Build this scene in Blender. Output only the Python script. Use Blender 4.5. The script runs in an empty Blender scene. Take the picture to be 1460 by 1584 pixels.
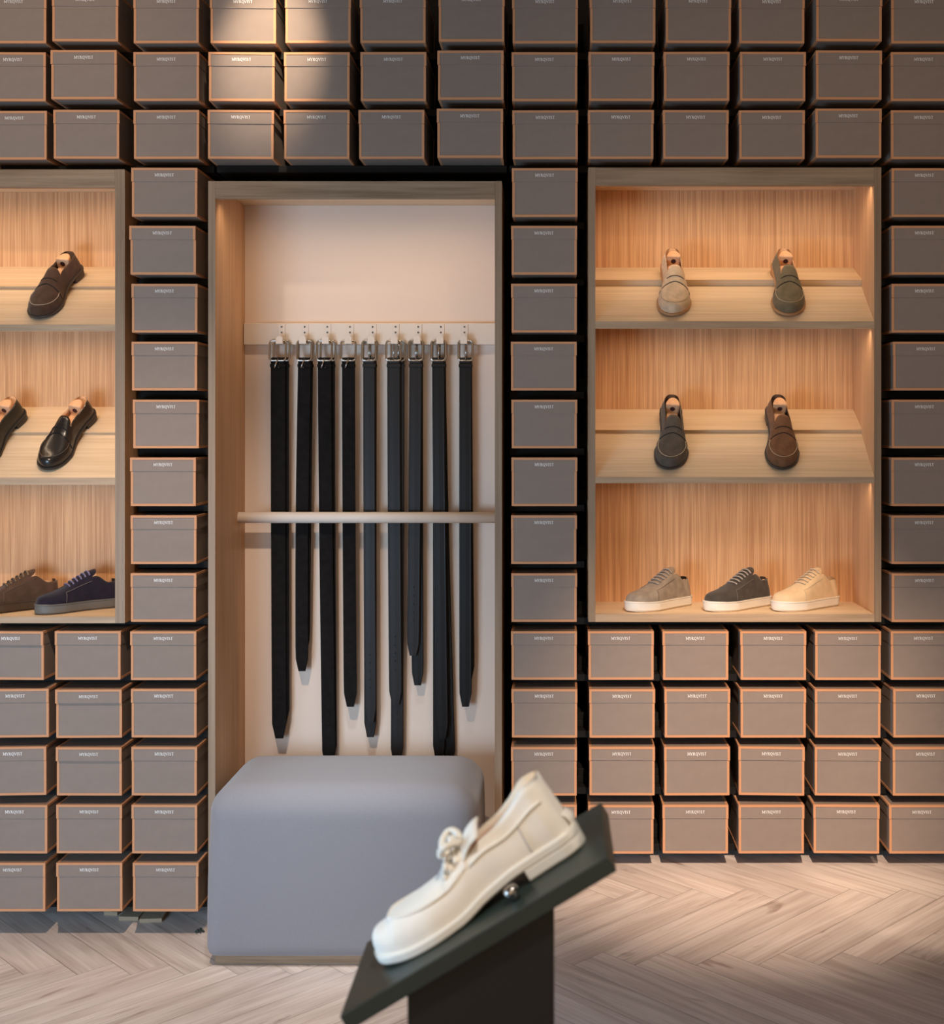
import bpy, math, random
import numpy as np
from mathutils import Matrix, Vector, Euler
random.seed(7)
SC = bpy.context.scene
COL = SC.collection
PI = math.pi

# ------------------------------------------------------------------ camera, world, lights
F = 1904.76            # focal length in pixels of the 1460 x 1584 frame
VX, VY = 858.0, 660.0  # principal point in that frame
CZ = 1.665             # camera height above the lower floor
D0 = 4.0               # distance of the box fronts
def wx(px, d=D0): return (px - VX) * d / F
def wz(py, d=D0): return CZ - (py - VY) * d / F

cam = bpy.data.cameras.new('camera')
co = bpy.data.objects.new('camera', cam); COL.objects.link(co)
co.location = (0, 0, CZ); co.rotation_euler = (PI/2, 0, 0)
cam.sensor_fit = 'HORIZONTAL'; cam.sensor_width = 36
cam.lens = F / 1460 * 36
cam.shift_x = (730 - VX) / 1460
cam.shift_y = (VY - 792) / 1460
cam.clip_start = 0.05
cam.dof.use_dof = True; cam.dof.focus_distance = 4.0; cam.dof.aperture_fstop = 6.2
SC.camera = co
SC.view_settings.view_transform = 'Standard'; SC.view_settings.look = 'None'
SC.view_settings.exposure = 0.0; SC.view_settings.gamma = 1.0
SC.view_settings.use_curve_mapping = False
SC.cycles.use_denoising = True
SC.cycles.max_bounces = 8; SC.cycles.diffuse_bounces = 4
SC.cycles.caustics_reflective = False; SC.cycles.caustics_refractive = False
SC.cycles.sample_clamp_indirect = 4

W = bpy.data.worlds.new('warm_ambient'); SC.world = W; W.use_nodes = True
bg = W.node_tree.nodes['Background']
bg.inputs[0].default_value = (1.0, 0.70, 0.43, 1); bg.inputs[1].default_value = 0.64  # warm ambient fill through the open front, added to warm the wall

def light(name, kind, loc, target, power, color, **kw):
    l = bpy.data.lights.new(name, kind); l.energy = power; l.color = color
    for k, v in kw.items(): setattr(l, k, v)
    o = bpy.data.objects.new(name, l); COL.objects.link(o); o.location = loc
    o.rotation_euler = (Vector(target) - Vector(loc)).to_track_quat('-Z', 'Y').to_euler()
    return o
WARM = (1.0, 0.78, 0.60)
light('cool_fill_left', 'AREA', (-1.95, 1.2, 0.85), (-0.9, 4.0, 0.75), 64, (0.46, 0.72, 1.0),
      shape='RECTANGLE', size=1.3, size_y=1.0)  # added cool fill standing free in the room, no window there
light('front_daylight', 'AREA', (-0.9, -1.4, 1.9), (-0.2, 3.0, 0.9), 6, (0.88, 0.94, 1.0),
      shape='RECTANGLE', size=2.2, size_y=1.6)
light('ceiling_or_fill_spot', 'SPOT', (-1.0, 2.3, 3.4), (-1.35, 4.0, 0.1), 215, WARM, spot_size=0.9, spot_blend=0.8, shadow_soft_size=0.02)
light('ceiling_or_fill_spot', 'SPOT', (0.45, 0.9, 3.4), (0.62, 4.0, 0.50), 870, WARM, spot_size=0.43, spot_blend=1.0, shadow_soft_size=0.02)
light('ceiling_or_fill_spot', 'SPOT', (1.45, 2.7, 3.5), (1.42, 3.85, 0.23), 80, (1.0, 0.82, 0.62), spot_size=0.36, spot_blend=0.05, shadow_soft_size=0.04)  # added spot standing in for the sunlit floor patch at right
light('ceiling_or_fill_spot', 'SPOT', (-0.66, 3.0, 3.4), (-0.66, 3.98, 0.5), 290, (0.80, 0.92, 1.0), spot_size=0.36, spot_blend=1.0, shadow_soft_size=0.15)  # added cool fill to brighten the pouf top
light('ceiling_or_fill_spot', 'SPOT', (1.0, 1.5, 3.5), (0.95, 4.0, 2.0), 42, (1.0, 0.70, 0.42), spot_size=1.1, spot_blend=1.0, shadow_soft_size=0.05)  # added warm fill for the upper right boxes
light('ceiling_or_fill_spot', 'SPOT', (-0.80, 3.35, 3.66), (-0.925, 4.0, 2.90), 150, (1.0, 0.82, 0.63), spot_size=0.42, spot_blend=1.0, shadow_soft_size=0.02)
light('ceiling_or_fill_spot', 'SPOT', (-1.75, 2.2, 3.5), (-1.65, 4.0, 2.75), 60, (1.0, 0.76, 0.56), spot_size=1.0, spot_blend=1.0, shadow_soft_size=0.05)  # added warm wash for the upper left boxes
light('ceiling_or_fill_spot', 'SPOT', (0.1, 0.6, 3.4), (-0.08, 1.48, 1.2), 150, (1.0, 0.94, 0.86), spot_size=0.5, spot_blend=0.8, shadow_soft_size=0.05)  # added spot to brighten the foreground shoe

# ------------------------------------------------------------------ helpers
class MB:
    def __init__(s): s.v, s.f, s.m, s.uv = [], [], [], None
    def box(s, x0, x1, y0, y1, z0, z1, m=0, M=None):
        b = len(s.v)
        P = [(x0,y0,z0),(x1,y0,z0),(x1,y1,z0),(x0,y1,z0),(x0,y0,z1),(x1,y0,z1),(x1,y1,z1),(x0,y1,z1)]
        if M is not None: P = [tuple(M @ Vector(p)) for p in P]
        s.v += P
        for q in ((0,3,2,1),(4,5,6,7),(0,1,5,4),(1,2,6,5),(2,3,7,6),(3,0,4,7)):
            s.f.append(tuple(b+i for i in q)); s.m.append(m)
        return s
    def grid(s, rows, m=0, close_u=False, close_v=False, flip=False, mf=None):
        b = len(s.v); R = len(rows); C = len(rows[0])
        for r in rows: s.v += [tuple(p) for p in r]
        for i in range(R if close_v else R-1):
            for j in range(C if close_u else C-1):
                a = b+i*C+j; c = b+i*C+(j+1)%C
                d = b+((i+1)%R)*C+(j+1)%C; e = b+((i+1)%R)*C+j
                s.f.append((a,e,d,c) if flip else (a,c,d,e)); s.m.append(mf(i,j) if mf else m)
        return s
    def tube(s, pts, r, n=8, m=0, closed=False, sy=1.0):
        pts = [Vector(p) for p in pts]; N = len(pts); rows = []
        up0 = None
        for i, p in enumerate(pts):
            if closed: t = pts[(i+1)%N]-pts[i-1]
            else: t = pts[min(i+1,N-1)]-pts[max(i-1,0)]
            if t.length < 1e-9: t = Vector((0,0,1))
            t.normalize()
            if up0 is None:
                up0 = Vector((0,0,1)) if abs(t.z) < .9 else Vector((0,1,0))
            u = up0 - t*up0.dot(t)
            if u.length < 1e-6: u = t.orthogonal()
            u.normalize(); up0 = u; w = t.cross(u)
            rr = r[i] if isinstance(r, (list, tuple)) else r
            rows.append([p + u*math.cos(2*PI*k/n)*rr + w*math.sin(2*PI*k/n)*rr*sy for k in range(n)])
        s.grid(rows, m, close_u=True, close_v=closed)
        if not closed:
            b = len(s.v) - N*n
            s.f.append(tuple(b+k for k in range(n))[::-1]); s.m.append(m)
            s.f.append(tuple(b+(N-1)*n+k for k in range(n))); s.m.append(m)
        return s
    def prism(s, outline, z0, z1, m=0, M=None):
        b = len(s.v); n = len(outline)
        P = [(x,y,z0) for x,y in outline]+[(x,y,z1) for x,y in outline]
        if M is not None: P = [tuple(M @ Vector(p)) for p in P]
        s.v += P
        s.f.append(tuple(b+i for i in range(n))[::-1]); s.m.append(m)
        s.f.append(tuple(b+n+i for i in range(n))); s.m.append(m)
        for i in range(n):
            j = (i+1)%n
            s.f.append((b+i,b+j,b+n+j,b+n+i)); s.m.append(m)
        return s
    def build(s, name, mats, parent=None, smooth=False, bevel=None, angle=None):
        if angle: smooth = True
        me = bpy.data.meshes.new(name)
        me.from_pydata([tuple(p) for p in s.v], [], s.f)
        if not isinstance(mats, (list, tuple)): mats = [mats]
        for mt in mats: me.materials.append(mt)
        me.polygons.foreach_set('material_index', s.m)
        if smooth: me.polygons.foreach_set('use_smooth', [True]*len(s.f))
        me.update()
        if angle: me.set_sharp_from_angle(angle=math.radians(angle))
        o = bpy.data.objects.new(name, me); COL.objects.link(o)
        if parent: o.parent = parent
        if bevel:
            bm = o.modifiers.new('bevel', 'BEVEL'); bm.width = bevel; bm.segments = 2; bm.limit_method = 'ANGLE'
        return o
def root(name, label, cat, loc=(0,0,0), group=None):
    o = bpy.data.objects.new(name, None); COL.objects.link(o); o.location = loc
    o.empty_display_size = .05
    return tag(o, label, cat, group)
def tag(o, label, cat, group=None):
    o['label'] = label; o['category'] = cat
    if group: o['group'] = group
    return o
def struct(o): o['kind'] = 'structure'; return o
def copy_tree(o, parent=None):
    c = o.copy(); COL.objects.link(c)
    if parent: c.parent = parent
    for ch in o.children: copy_tree(ch, c)
    return c

# ------------------------------------------------------------------ materials
def lin(c): return tuple(((x/255+.055)/1.055)**2.4 if x/255 > .04045 else x/255/12.92 for x in c)+(1,)
def mat(name, rgb, rough=.6, metal=0.0, noise=0.0, nscale=40, spec=.5, sheen=0.0, bump=0.0, bscale=300):
    m = bpy.data.materials.new(name); m.use_nodes = True
    nt = m.node_tree; b = nt.nodes['Principled BSDF']
    b.inputs['Base Color'].default_value = lin(rgb); b.inputs['Roughness'].default_value = rough
    b.inputs['Metallic'].default_value = metal; b.inputs['Specular IOR Level'].default_value = spec
    if sheen: b.inputs['Sheen Weight'].default_value = sheen
    if noise or bump:
        tc = nt.nodes.new('ShaderNodeTexCoord')
    if noise:
        n = nt.nodes.new('ShaderNodeTexNoise'); n.inputs['Scale'].default_value = nscale; n.inputs['Detail'].default_value = 4
        nt.links.new(tc.outputs['Object'], n.inputs['Vector'])
        r = nt.nodes.new('ShaderNodeValToRGB')
        c = lin(rgb)
        r.color_ramp.elements[0].position = .3; r.color_ramp.elements[1].position = .7
        r.color_ramp.elements[0].color = tuple(x*(1-noise) for x in c[:3])+(1,)
        r.color_ramp.elements[1].color = tuple(min(1,x*(1+noise)) for x in c[:3])+(1,)
        nt.links.new(n.outputs['Fac'], r.inputs['Fac']); nt.links.new(r.outputs['Color'], b.inputs['Base Color'])
    if bump:
        n2 = nt.nodes.new('ShaderNodeTexNoise'); n2.inputs['Scale'].default_value = bscale
        nt.links.new(tc.outputs['Object'], n2.inputs['Vector'])
        bp = nt.nodes.new('ShaderNodeBump'); bp.inputs['Strength'].default_value = bump; bp.inputs['Distance'].default_value = .002
        nt.links.new(n2.outputs['Fac'], bp.inputs['Height']); nt.links.new(bp.outputs['Normal'], b.inputs['Normal'])
    return m
def wood(name, light_c, dark_c, axis, rough=.5, fine=150, long=2.5, streak=.5):
    m = bpy.data.materials.new(name); m.use_nodes = True
    nt = m.node_tree; b = nt.nodes['Principled BSDF']; b.inputs['Roughness'].default_value = rough
    b.inputs['Specular IOR Level'].default_value = .3
    tc = nt.nodes.new('ShaderNodeTexCoord'); mp = nt.nodes.new('ShaderNodeMapping')
    sc = [fine]*3; sc['xyz'.index(axis)] = long; mp.inputs['Scale'].default_value = sc
    nt.links.new(tc.outputs['Object'], mp.inputs['Vector'])
    n = nt.nodes.new('ShaderNodeTexNoise'); n.inputs['Scale'].default_value = 1; n.inputs['Detail'].default_value = 3
    nt.links.new(mp.outputs['Vector'], n.inputs['Vector'])
    mp2 = nt.nodes.new('ShaderNodeMapping'); sc2 = [fine*.14]*3; sc2['xyz'.index(axis)] = long*.35
    mp2.inputs['Scale'].default_value = sc2; nt.links.new(tc.outputs['Object'], mp2.inputs['Vector'])
    n2 = nt.nodes.new('ShaderNodeTexNoise'); n2.inputs['Scale'].default_value = 1; n2.inputs['Detail'].default_value = 4
    n2.inputs['Distortion'].default_value = .6
    nt.links.new(mp2.outputs['Vector'], n2.inputs['Vector'])
    mx = nt.nodes.new('ShaderNodeMath'); mx.operation = 'MULTIPLY'; mx.inputs[1].default_value = streak
    nt.links.new(n.outputs['Fac'], mx.inputs[0])
    mx2 = nt.nodes.new('ShaderNodeMath'); mx2.operation = 'MULTIPLY_ADD'; mx2.inputs[1].default_value = 1-streak
    nt.links.new(n2.outputs['Fac'], mx2.inputs[0]); nt.links.new(mx.outputs[0], mx2.inputs[2])
    r = nt.nodes.new('ShaderNodeValToRGB'); r.color_ramp.elements[0].position = .36; r.color_ramp.elements[1].position = .62
    r.color_ramp.elements[0].color = lin(dark_c); r.color_ramp.elements[1].color = lin(light_c)
    nt.links.new(mx2.outputs[0], r.inputs['Fac']); nt.links.new(r.outputs['Color'], b.inputs['Base Color'])
    return m
def floor_mat():
    m = bpy.data.materials.new('herringbone_oak'); m.use_nodes = True
    nt = m.node_tree; b = nt.nodes['Principled BSDF']; b.inputs['Roughness'].default_value = .5
    b.inputs['Specular IOR Level'].default_value = .35
    uv = nt.nodes.new('ShaderNodeUVMap'); uv.uv_map = 'UVMap'
    def nz(sx, sy, det, dist=0.0):
        mp = nt.nodes.new('ShaderNodeMapping'); mp.inputs['Scale'].default_value = (sx, sy, 1)
        nt.links.new(uv.outputs['UV'], mp.inputs['Vector'])
        n = nt.nodes.new('ShaderNodeTexNoise'); n.inputs['Scale'].default_value = 1; n.inputs['Detail'].default_value = det
        n.inputs['Distortion'].default_value = dist
        nt.links.new(mp.outputs['Vector'], n.inputs['Vector']); return n
    a = nz(1.5, 15, 4, 1.6); c = nz(3, 110, 3); kn = nz(2.2, 13, 3, 2.0)
    r = nt.nodes.new('ShaderNodeValToRGB'); e = r.color_ramp.elements
    e[0].position = .30; e[0].color = lin((208,189,178)); e[1].position = .62; e[1].color = lin((236,221,211))
    nt.links.new(a.outputs['Fac'], r.inputs['Fac'])
    r2 = nt.nodes.new('ShaderNodeValToRGB'); e = r2.color_ramp.elements
    e[0].position = .35; e[0].color = (.87,.86,.85,1); e[1].position = .6; e[1].color = (1,1,1,1)
    nt.links.new(c.outputs['Fac'], r2.inputs['Fac'])
    m1 = nt.nodes.new('ShaderNodeMix'); m1.data_type = 'RGBA'; m1.blend_type = 'MULTIPLY'; m1.inputs['Factor'].default_value = 1
    nt.links.new(r.outputs['Color'], m1.inputs['A']); nt.links.new(r2.outputs['Color'], m1.inputs['B'])
    r3 = nt.nodes.new('ShaderNodeValToRGB'); e = r3.color_ramp.elements
    e[0].position = .64; e[0].color = (1,1,1,1); e[1].position = .76; e[1].color = (.55,.47,.43,1)
    nt.links.new(kn.outputs['Fac'], r3.inputs['Fac'])
    m2 = nt.nodes.new('ShaderNodeMix'); m2.data_type = 'RGBA'; m2.blend_type = 'MULTIPLY'; m2.inputs['Factor'].default_value = 1
    nt.links.new(m1.outputs['Result'], m2.inputs['A']); nt.links.new(r3.outputs['Color'], m2.inputs['B'])
    at = nt.nodes.new('ShaderNodeAttribute'); at.attribute_name = 'plank_tone'
    m3 = nt.nodes.new('ShaderNodeMix'); m3.data_type = 'RGBA'; m3.blend_type = 'MULTIPLY'; m3.inputs['Factor'].default_value = 1
    nt.links.new(m2.outputs['Result'], m3.inputs['A']); nt.links.new(at.outputs['Color'], m3.inputs['B'])
    nt.links.new(m3.outputs['Result'], b.inputs['Base Color'])
    return m

M_paper = mat('taupe_paper', (142,126,115), .85, noise=.035, nscale=30, spec=.25)
M_trim = mat('orange_edging', (206,147,106), .7, spec=.3)
M_letter = mat('pale_print', (232,226,220), .6)
M_black = mat('black_steel', (30,28,26), .7, spec=.15)
M_dark = mat('dark_backing', (22,21,21), .8, spec=.2)
M_oak_v = wood('oak_upright_grain', (220,174,130), (184,134,92), 'z', fine=300, long=4, streak=.68)
M_oak_h = wood('oak_level_grain', (226,200,168), (206,178,144), 'x')
M_oak_d = wood('oak_side_grain', (222,178,136), (196,148,106), 'z', fine=110)
M_edge_v = wood('oak_upright_cool_lit', (158,134,110), (132,108,86), 'z', fine=120)  # same oak as inside, greyed to paint in cool light on fronts
M_edge_h = wood('oak_level_cool_lit', (158,134,110), (124,100,78), 'x', fine=90, long=4)  # level-grain twin, cool front light likewise put into the colour
M_edge_s = wood('oak_shelf_edge', (192,162,132), (164,136,108), 'x', fine=90, long=4)  # same oak, milder painted greying for shelf and floor fronts
M_cream = mat('cream_paint', (226,206,190), .7, noise=.02, nscale=3, spec=.3)
M_cream2 = mat('cream_lacquer', (222,208,194), .5, spec=.4)
M_wall = mat('dark_wall', (60,56,54), .9)
M_sidewall = mat('side_wall', (168,160,152), .9)
M_ceiling = mat('ceiling_paint', (120,114,108), .9)
M_fabric = mat('pale_grey_fabric', (137,134,138), .95, noise=.035, nscale=260, spec=.15, sheen=.25, bump=.25, bscale=700)
M_steel = mat('polished_steel', (176,170,164), .16, 1.0)
M_screw = mat('screw_steel', (96,88,82), .4, .8)
M_bsuede = mat('black_suede', (27,25,25), .95, noise=.2, spec=.1)
M_bleather = mat('black_leather', (21,18,16), .40, spec=.2)
M_brleather = mat('dark_brown_leather', (30,25,23), .45, spec=.25)
M_holes = mat('gap_shade', (8,7,7), .9)  # near-black painted as the shade inside holes and slots
M_tree = wood('cedar', (222,178,140), (204,154,114), 'y', fine=90, long=6)
M_bore = mat('bore_shade', (58,22,14), .9)  # dark tone painted as the shade inside the finger hole
M_green = mat('dark_green_lacquer', (40,50,45), .38, spec=.5)
M_post = mat('near_black_lacquer', (24,22,19), .5, spec=.4)
M_chip = mat('chipboard', (170,150,124), .9, noise=.35, nscale=500)
M_scrap = mat('green_black_scrap', (44,56,54), .5)
M_tan = mat('tan_lining', (204,160,122), .7)
M_rubber = mat('off_white_rubber', (226,216,202), .55, spec=.4)

# ------------------------------------------------------------------ setting
HR = .23          # height of the raised floor on the right
XS = -.169        # where it begins
YB = 4.46         # wall behind the racks
def herringbone(x0, x1, y0, y1, z, name):
    Lp, w = .65, .1155; s2 = math.sqrt(.5)
    V, Fc, UV, T = [], [], [], []
    rnd = random.Random(11)
    def clip(poly):
        for ax, lim, sg in ((0,x0,1),(0,x1,-1),(1,y0,1),(1,y1,-1)):
            out = []
            for i in range(len(poly)):
                a, b = poly[i-1], poly[i]
                fa, fb = (a[ax]-lim)*sg, (b[ax]-lim)*sg
                if (fa >= 0) != (fb >= 0):
                    t = fa/(fa-fb); out.append(tuple(a[k]+(b[k]-a[k])*t for k in range(4)))
                if fb >= 0: out.append(b)
            poly = out
            if len(poly) < 3: return None
        return poly
    g = .0006
    for k in range(-60, 61):
        for mm in range(-3, 9):
            for typ in (0, 1):
                ox, oy = k*w + mm*Lp, k*w - mm*Lp
                if typ == 0: a0, a1, b0, b1 = ox, ox+Lp, oy, oy+w
                else: a0, a1, b0, b1 = ox+Lp, ox+Lp+w, oy+w-Lp, oy+w
                a0 += g; a1 -= g; b0 += g; b1 -= g
                ru, rv = rnd.random()*50, rnd.random()*50; tone = rnd.uniform(.88, 1.04)
                P = []
                for (p, q) in ((a0,b0),(a1,b0),(a1,b1),(a0,b1)):
                    X = (p+q)*s2 + .05; Y = (q-p)*s2 + 4.20
                    if typ == 0: u, v = p-a0, q-b0
                    else: u, v = q-b0, p-a0
                    P.append((X, Y, u+ru, v+rv))
                P = clip(P)
                if not P: continue
                b = len(V); V += [(p[0],p[1],z) for p in P]; Fc.append(tuple(range(b, b+len(P))))
                UV += [(p[2],p[3]) for p in P]; T.append(tone)
    b = len(V); V += [(x0,y0,z-.003),(x1,y0,z-.003),(x1,y1,z-.003),(x0,y1,z-.003)]
    Fc.append((b,b+1,b+2,b+3)); UV += [(0,0)]*4; T.append(.45)
    me = bpy.data.meshes.new(name); me.from_pydata(V, [], Fc)
    ul = me.uv_layers.new(name='UVMap')
    ca = me.attributes.new('plank_tone', 'FLOAT_COLOR', 'FACE')
    li = 0
    for p in me.polygons:
        for l in p.loop_indices: ul.data[l].uv = UV[me.loops[l].vertex_index]
        t = T[p.index]; ca.data[p.index].color = (t, t*.99, t*.985, 1)
    me.materials.append(M_floor)
    o = bpy.data.objects.new(name, me); COL.objects.link(o)
    return struct(o)
M_floor = floor_mat()
herringbone(-3.4, XS, -1.6, YB, 0.0, 'floor')
herringbone(XS, 3.0, -1.6, YB, HR, 'floor')
struct(MB().box(XS-.012, XS, -1.6, YB-.42, 0, HR).build('trim_1', M_edge_h))
struct(MB().box(-3.4, 3.0, YB, YB+.1, 0, 3.7).build('wall_back', M_wall))
struct(MB().box(-3.5, -3.4, -1.6, YB+.1, 0, 3.7).build('wall_left', M_sidewall))
struct(MB().box(3.0, 3.1, -1.6, YB+.1, 0, 3.7).build('wall_right', M_sidewall))
struct(MB().box(-3.5, 3.1, -1.6, YB+.1, 3.7, 3.8).build('ceiling', M_ceiling))

# ------------------------------------------------------------------ storage racks
PITCH = 89.6
def row_top(r): return 81 + PITCH*(r-1)
BW, BH, BD = .2105, .1575, .30
def row_z(r): return wz(row_top(r)) - BH          # underside of the boxes of a row
def rack(name, label, rows, uprights, dividers, zfoot):
    t = root(name, label, 'storage rack', (0,0,0))
    for r, spans in rows:
        z = row_z(r)
        for a, b in spans:
            MB().box(wx(a), wx(b), 4.10, 4.42, z-.024, z-.001).build('shelf', M_black, t, bevel=.0015)
    for px, za, zb in uprights:
        x = wx(px)
        MB().box(x-.012, x+.012, 4.425, 4.445, za, zb).build('upright', M_black, t)
    d = None
    for px, r in dividers:
        x = wx(px); z = row_z(r)
        if d is None:
            mb = MB(); mb.box(-.0145, .0145, 0, .10, 0, .046); mb.box(-.0165, .0165, -.006, 0, 0, .022)
            o = d = mb.build('divider', M_black, t, bevel=.002)
        else:
            o = d.copy(); COL.objects.link(o)
        o.location = (x, 4.16, z-.001)
    return t
def full(a, b): return [(a, b)]
LW, RW_ = -20, 1492
zb_l, zb_r = row_z(15)-.024, row_z(14)-.024
ztop = row_z(0)+.2
rack('storage_rack', 'black steel rack holding shoe boxes around the left shoe cabinet',
     [(r, full(LW, 318)) for r in (0,1,2)] + [(r, full(197, 318)) for r in range(3,10)] +
     [(r, full(LW, 318)) for r in range(10,16)],
     [(78, 0, wz(968)), (78, wz(258), ztop), (197, 0, ztop), (314, 0, ztop)], [], 0)
rack('storage_rack', 'black steel rack holding shoe boxes above the belt niche',
     [(r, full(322, 782)) for r in (0,1,2)],
     [(433, wz(268), ztop), (550, wz(268), ztop), (667, wz(268), ztop), (776, wz(268), ztop)], [], 0)
divs = [(902, r) for r in range(4,15)] + [(px, r) for r in (11,12,13,14) for px in (1018,)] + [(1136, 11),(1136, 12)]
rack('storage_rack', 'black steel rack holding shoe boxes around the right shoe cabinet',
     [(r, full(786, RW_)) for r in (0,1,2)] + [(r, [(786, 905), (1369, RW_)]) for r in range(3,10)] +
     [(10, full(786, RW_))] + [(r, full(786, RW_)) for r in range(11,15)],
     [(784, HR, ztop), (902, HR, ztop)] + [p for px in (1018,1136,1252) for p in ((px, HR, wz(968)), (px, wz(258), ztop))] +
     [(1371, HR, ztop)], divs, HR)

# ------------------------------------------------------------------ shoe boxes
GL = {'M': [((0,0),(0,1),.7),((0,1),(.5,.12),1.25),((.5,.12),(1,1),.7),((1,1),(1,0),1.25)],
      'Y': [((0,1),(.45,.45),1.25),((.9,1),(.45,.45),.7),((.45,.45),(.45,0),1.25)],
      'R': [((.08,0),(.08,1),1.25),((.08,.97),(.5,.97),.7),((.5,.97),(.64,.76),1.2),((.64,.76),(.5,.52),1.2),((.5,.52),(.08,.52),.7),((.36,.52),(.8,0),1.2)],
      'Q': [((.5,1),(.12,.75),1),((.12,.75),(.05,.5),1.2),((.05,.5),(.15,.2),1.2),((.15,.2),(.5,0),1),((.5,0),(.85,.2),1),((.85,.2),(.95,.5),1.2),((.95,.5),(.85,.78),1.2),((.85,.78),(.5,1),1),((.5,.02),(1.05,-.26),1.1)],
      'V': [((0,1),(.46,0),1.25),((.46,0),(.9,1),.7)],
      'I': [((.12,0),(.12,1),1.25)],
      'S': [((.56,.86),(.3,1),1),((.3,1),(.06,.78),1.1),((.06,.78),(.5,.4),1.25),((.5,.4),(.58,.2),1.1),((.58,.2),(.3,0),1),((.3,0),(.02,.18),1)],
      'T': [((0,.97),(.84,.97),.9),((.42,.97),(.42,0),1.25)]}
GW = {'M': 1.0, 'Y': .9, 'R': .78, 'Q': 1.0, 'V': .9, 'I': .24, 'S': .6, 'T': .84}
SERIF = {'M': [(0,0),(1,0),(0,1),(1,1)], 'Y': [(.45,0),(0,1),(.9,1)], 'R': [(.08,0),(.8,0)], 'V': [(0,1),(.9,1)], 'I': [(.12,0),(.12,1)], 'T': [(.42,0)], 'S': [], 'Q': []}
def lettering(word, width, height, y, depth=.0006):
    mb = MB(); sp = .32; tot = sum(GW[c] for c in word) + sp*(len(word)-1)
    sx = width/tot; x = -width/2
    for ch in word:
        for (a, b, th) in GL[ch]:
            ax, az, bx, bz = x+a[0]*sx, a[1]*height, x+b[0]*sx, b[1]*height
            dx, dz = bx-ax, bz-az; l = math.hypot(dx, dz); h = th*height*.075
            nx, nz = -dz/l*h, dx/l*h
            b0 = len(mb.v)
            for yy in (y-depth, y):
                mb.v += [(ax+nx,yy,az+nz),(ax-nx,yy,az-nz),(bx-nx,yy,bz-nz),(bx+nx,yy,bz+nz)]
            mb.f += [(b0,b0+1,b0+2,b0+3),(b0+4,b0+7,b0+6,b0+5)]+[(b0+i,b0+4+i,b0+4+(i+1)%4,b0+(i+1)%4) for i in range(4)]
            mb.m += [0]*6
        for (a, c) in SERIF[ch]:
            mb.box(x+a*sx-height*.16, x+a*sx+height*.16, y-depth, y, c*height-height*.04, c*height+height*.04)
        x += (GW[ch]+sp)*sx
    return mb
def make_box():
    t = root('shoe_box', '', 'shoe box')
    e = .0072; p = .0005; h = BW/2; zl = BH-.0445; zg = zl-.0012
    mb = MB(); mb.box(-h+.001, h-.001, .001, BD-.001, 0, BH-.004, 0)
    for sx in (-1, 1):
        for y in (0, BD):
            x0, x1 = sorted((sx*h, sx*(h-e))); y0, y1 = (0, e) if y == 0 else (BD-e, BD)
            mb.box(x0-(p if sx<0 else 0), x1+(p if sx>0 else 0), y0-(p if y==0 else 0), y1+(p if y else 0), -.0002, zg, 1)
        x0, x1 = sorted((sx*(h+p), sx*(h-e))); mb.box(x0, x1, e, BD-e, -.0004, e, 1)
    mb.box(-h+e, h-e, -p, e, -.0004, e, 1); mb.box(-h+e, h-e, BD-e, BD+p, -.0004, e, 1)
    mb.build('body', [M_paper, M_trim], t)
    h2 = h+.0012; q = -.0024
    lid = MB(); lid.box(-h2+.001, h2-.001, q+.001, BD-q-.001, zl+.0002, BH-.0006, 0)
    for sx in (-1, 1):
        for y in (0, 1):
            x0, x1 = sorted((sx*(h2+p), sx*(h2-e))); y0, y1 = (q-p, q+e) if y == 0 else (BD-q-e, BD-q+p)
            lid.box(x0, x1, y0, y1, zl, BH, 1)
        x0, x1 = sorted((sx*(h2+p), sx*(h2-e))); lid.box(x0, x1, q+e, BD-q-e, BH-e, BH, 1)
    lid.box(-h2+e, h2-e, q-p, q+e, BH-e, BH, 1); lid.box(-h2+e, h2-e, BD-q-e, BD-q+p, BH-e, BH, 1)
    lo = lid.build('lid', [M_paper, M_trim], t)
    lt = lettering('MYRQVIST', .0600, .0092, q+.0009)
    for i, v in enumerate(lt.v): lt.v[i] = (v[0], v[1], v[2]+BH-.0275)
    l = lt.build('lettering', M_letter, lo); l['label'] = 'small pale printed lettering'
    return t
# left edge of each box front in the photograph, by row then column
XL = {0: [-30,84.5,206.5,325.5,441.6,557.6,679.5,793,913,1030,1144,1261,1379.6],
      1: [-31,83.3,207,323.3,439.6,558,678.3,792.3,911,1027.3,1145,1261,1378.5],
      2: [-31,83.5,207,322,439.6,555.6,677.4,793,910,1026,1144.2,1260.5,1379]}
for r, (a, b, c) in {3:(204.3,792.5,1380),4:(201.8,791.5,1379.6),5:(203.6,791.5,1380),6:(203.6,790.6,1382.5),7:(206,791.5,1379.6),
                     8:(201.6,791.5,1379.6),9:(202.6,790.8,1379.6),10:(201.8,791.3,1379.6)}.items(): XL[r] = {2:a, 7:b, 12:c}
XL[11] = {0:-33,1:85,2:202.8,7:791.3,8:910.5,9:1025.8,10:1146,11:1261.3,12:1378.6}
XL[12] = {0:-27,1:87.4,2:202.8,7:792,8:912,9:1028.5,10:1146,11:1261.3,12:1382.5}
XL[13] = {0:-31,1:87.4,2:203.3,7:791.3,8:912,9:1028,10:1143.5,11:1260.8,12:1381.5}
XL[14] = {0:-28,1:87,2:204,7:791,8:910,9:1025.5,10:1143,11:1259.4,12:1376}
XL[15] = {0:-31,1:88,2:205.5}
DY = {(0,1):-2.5,(0,6):-3,(0,11):-5,(1,1):-2,(1,6):-2,(1,11):-3,(2,11):-2,(2,6):-1,(2,0):1}
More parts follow.
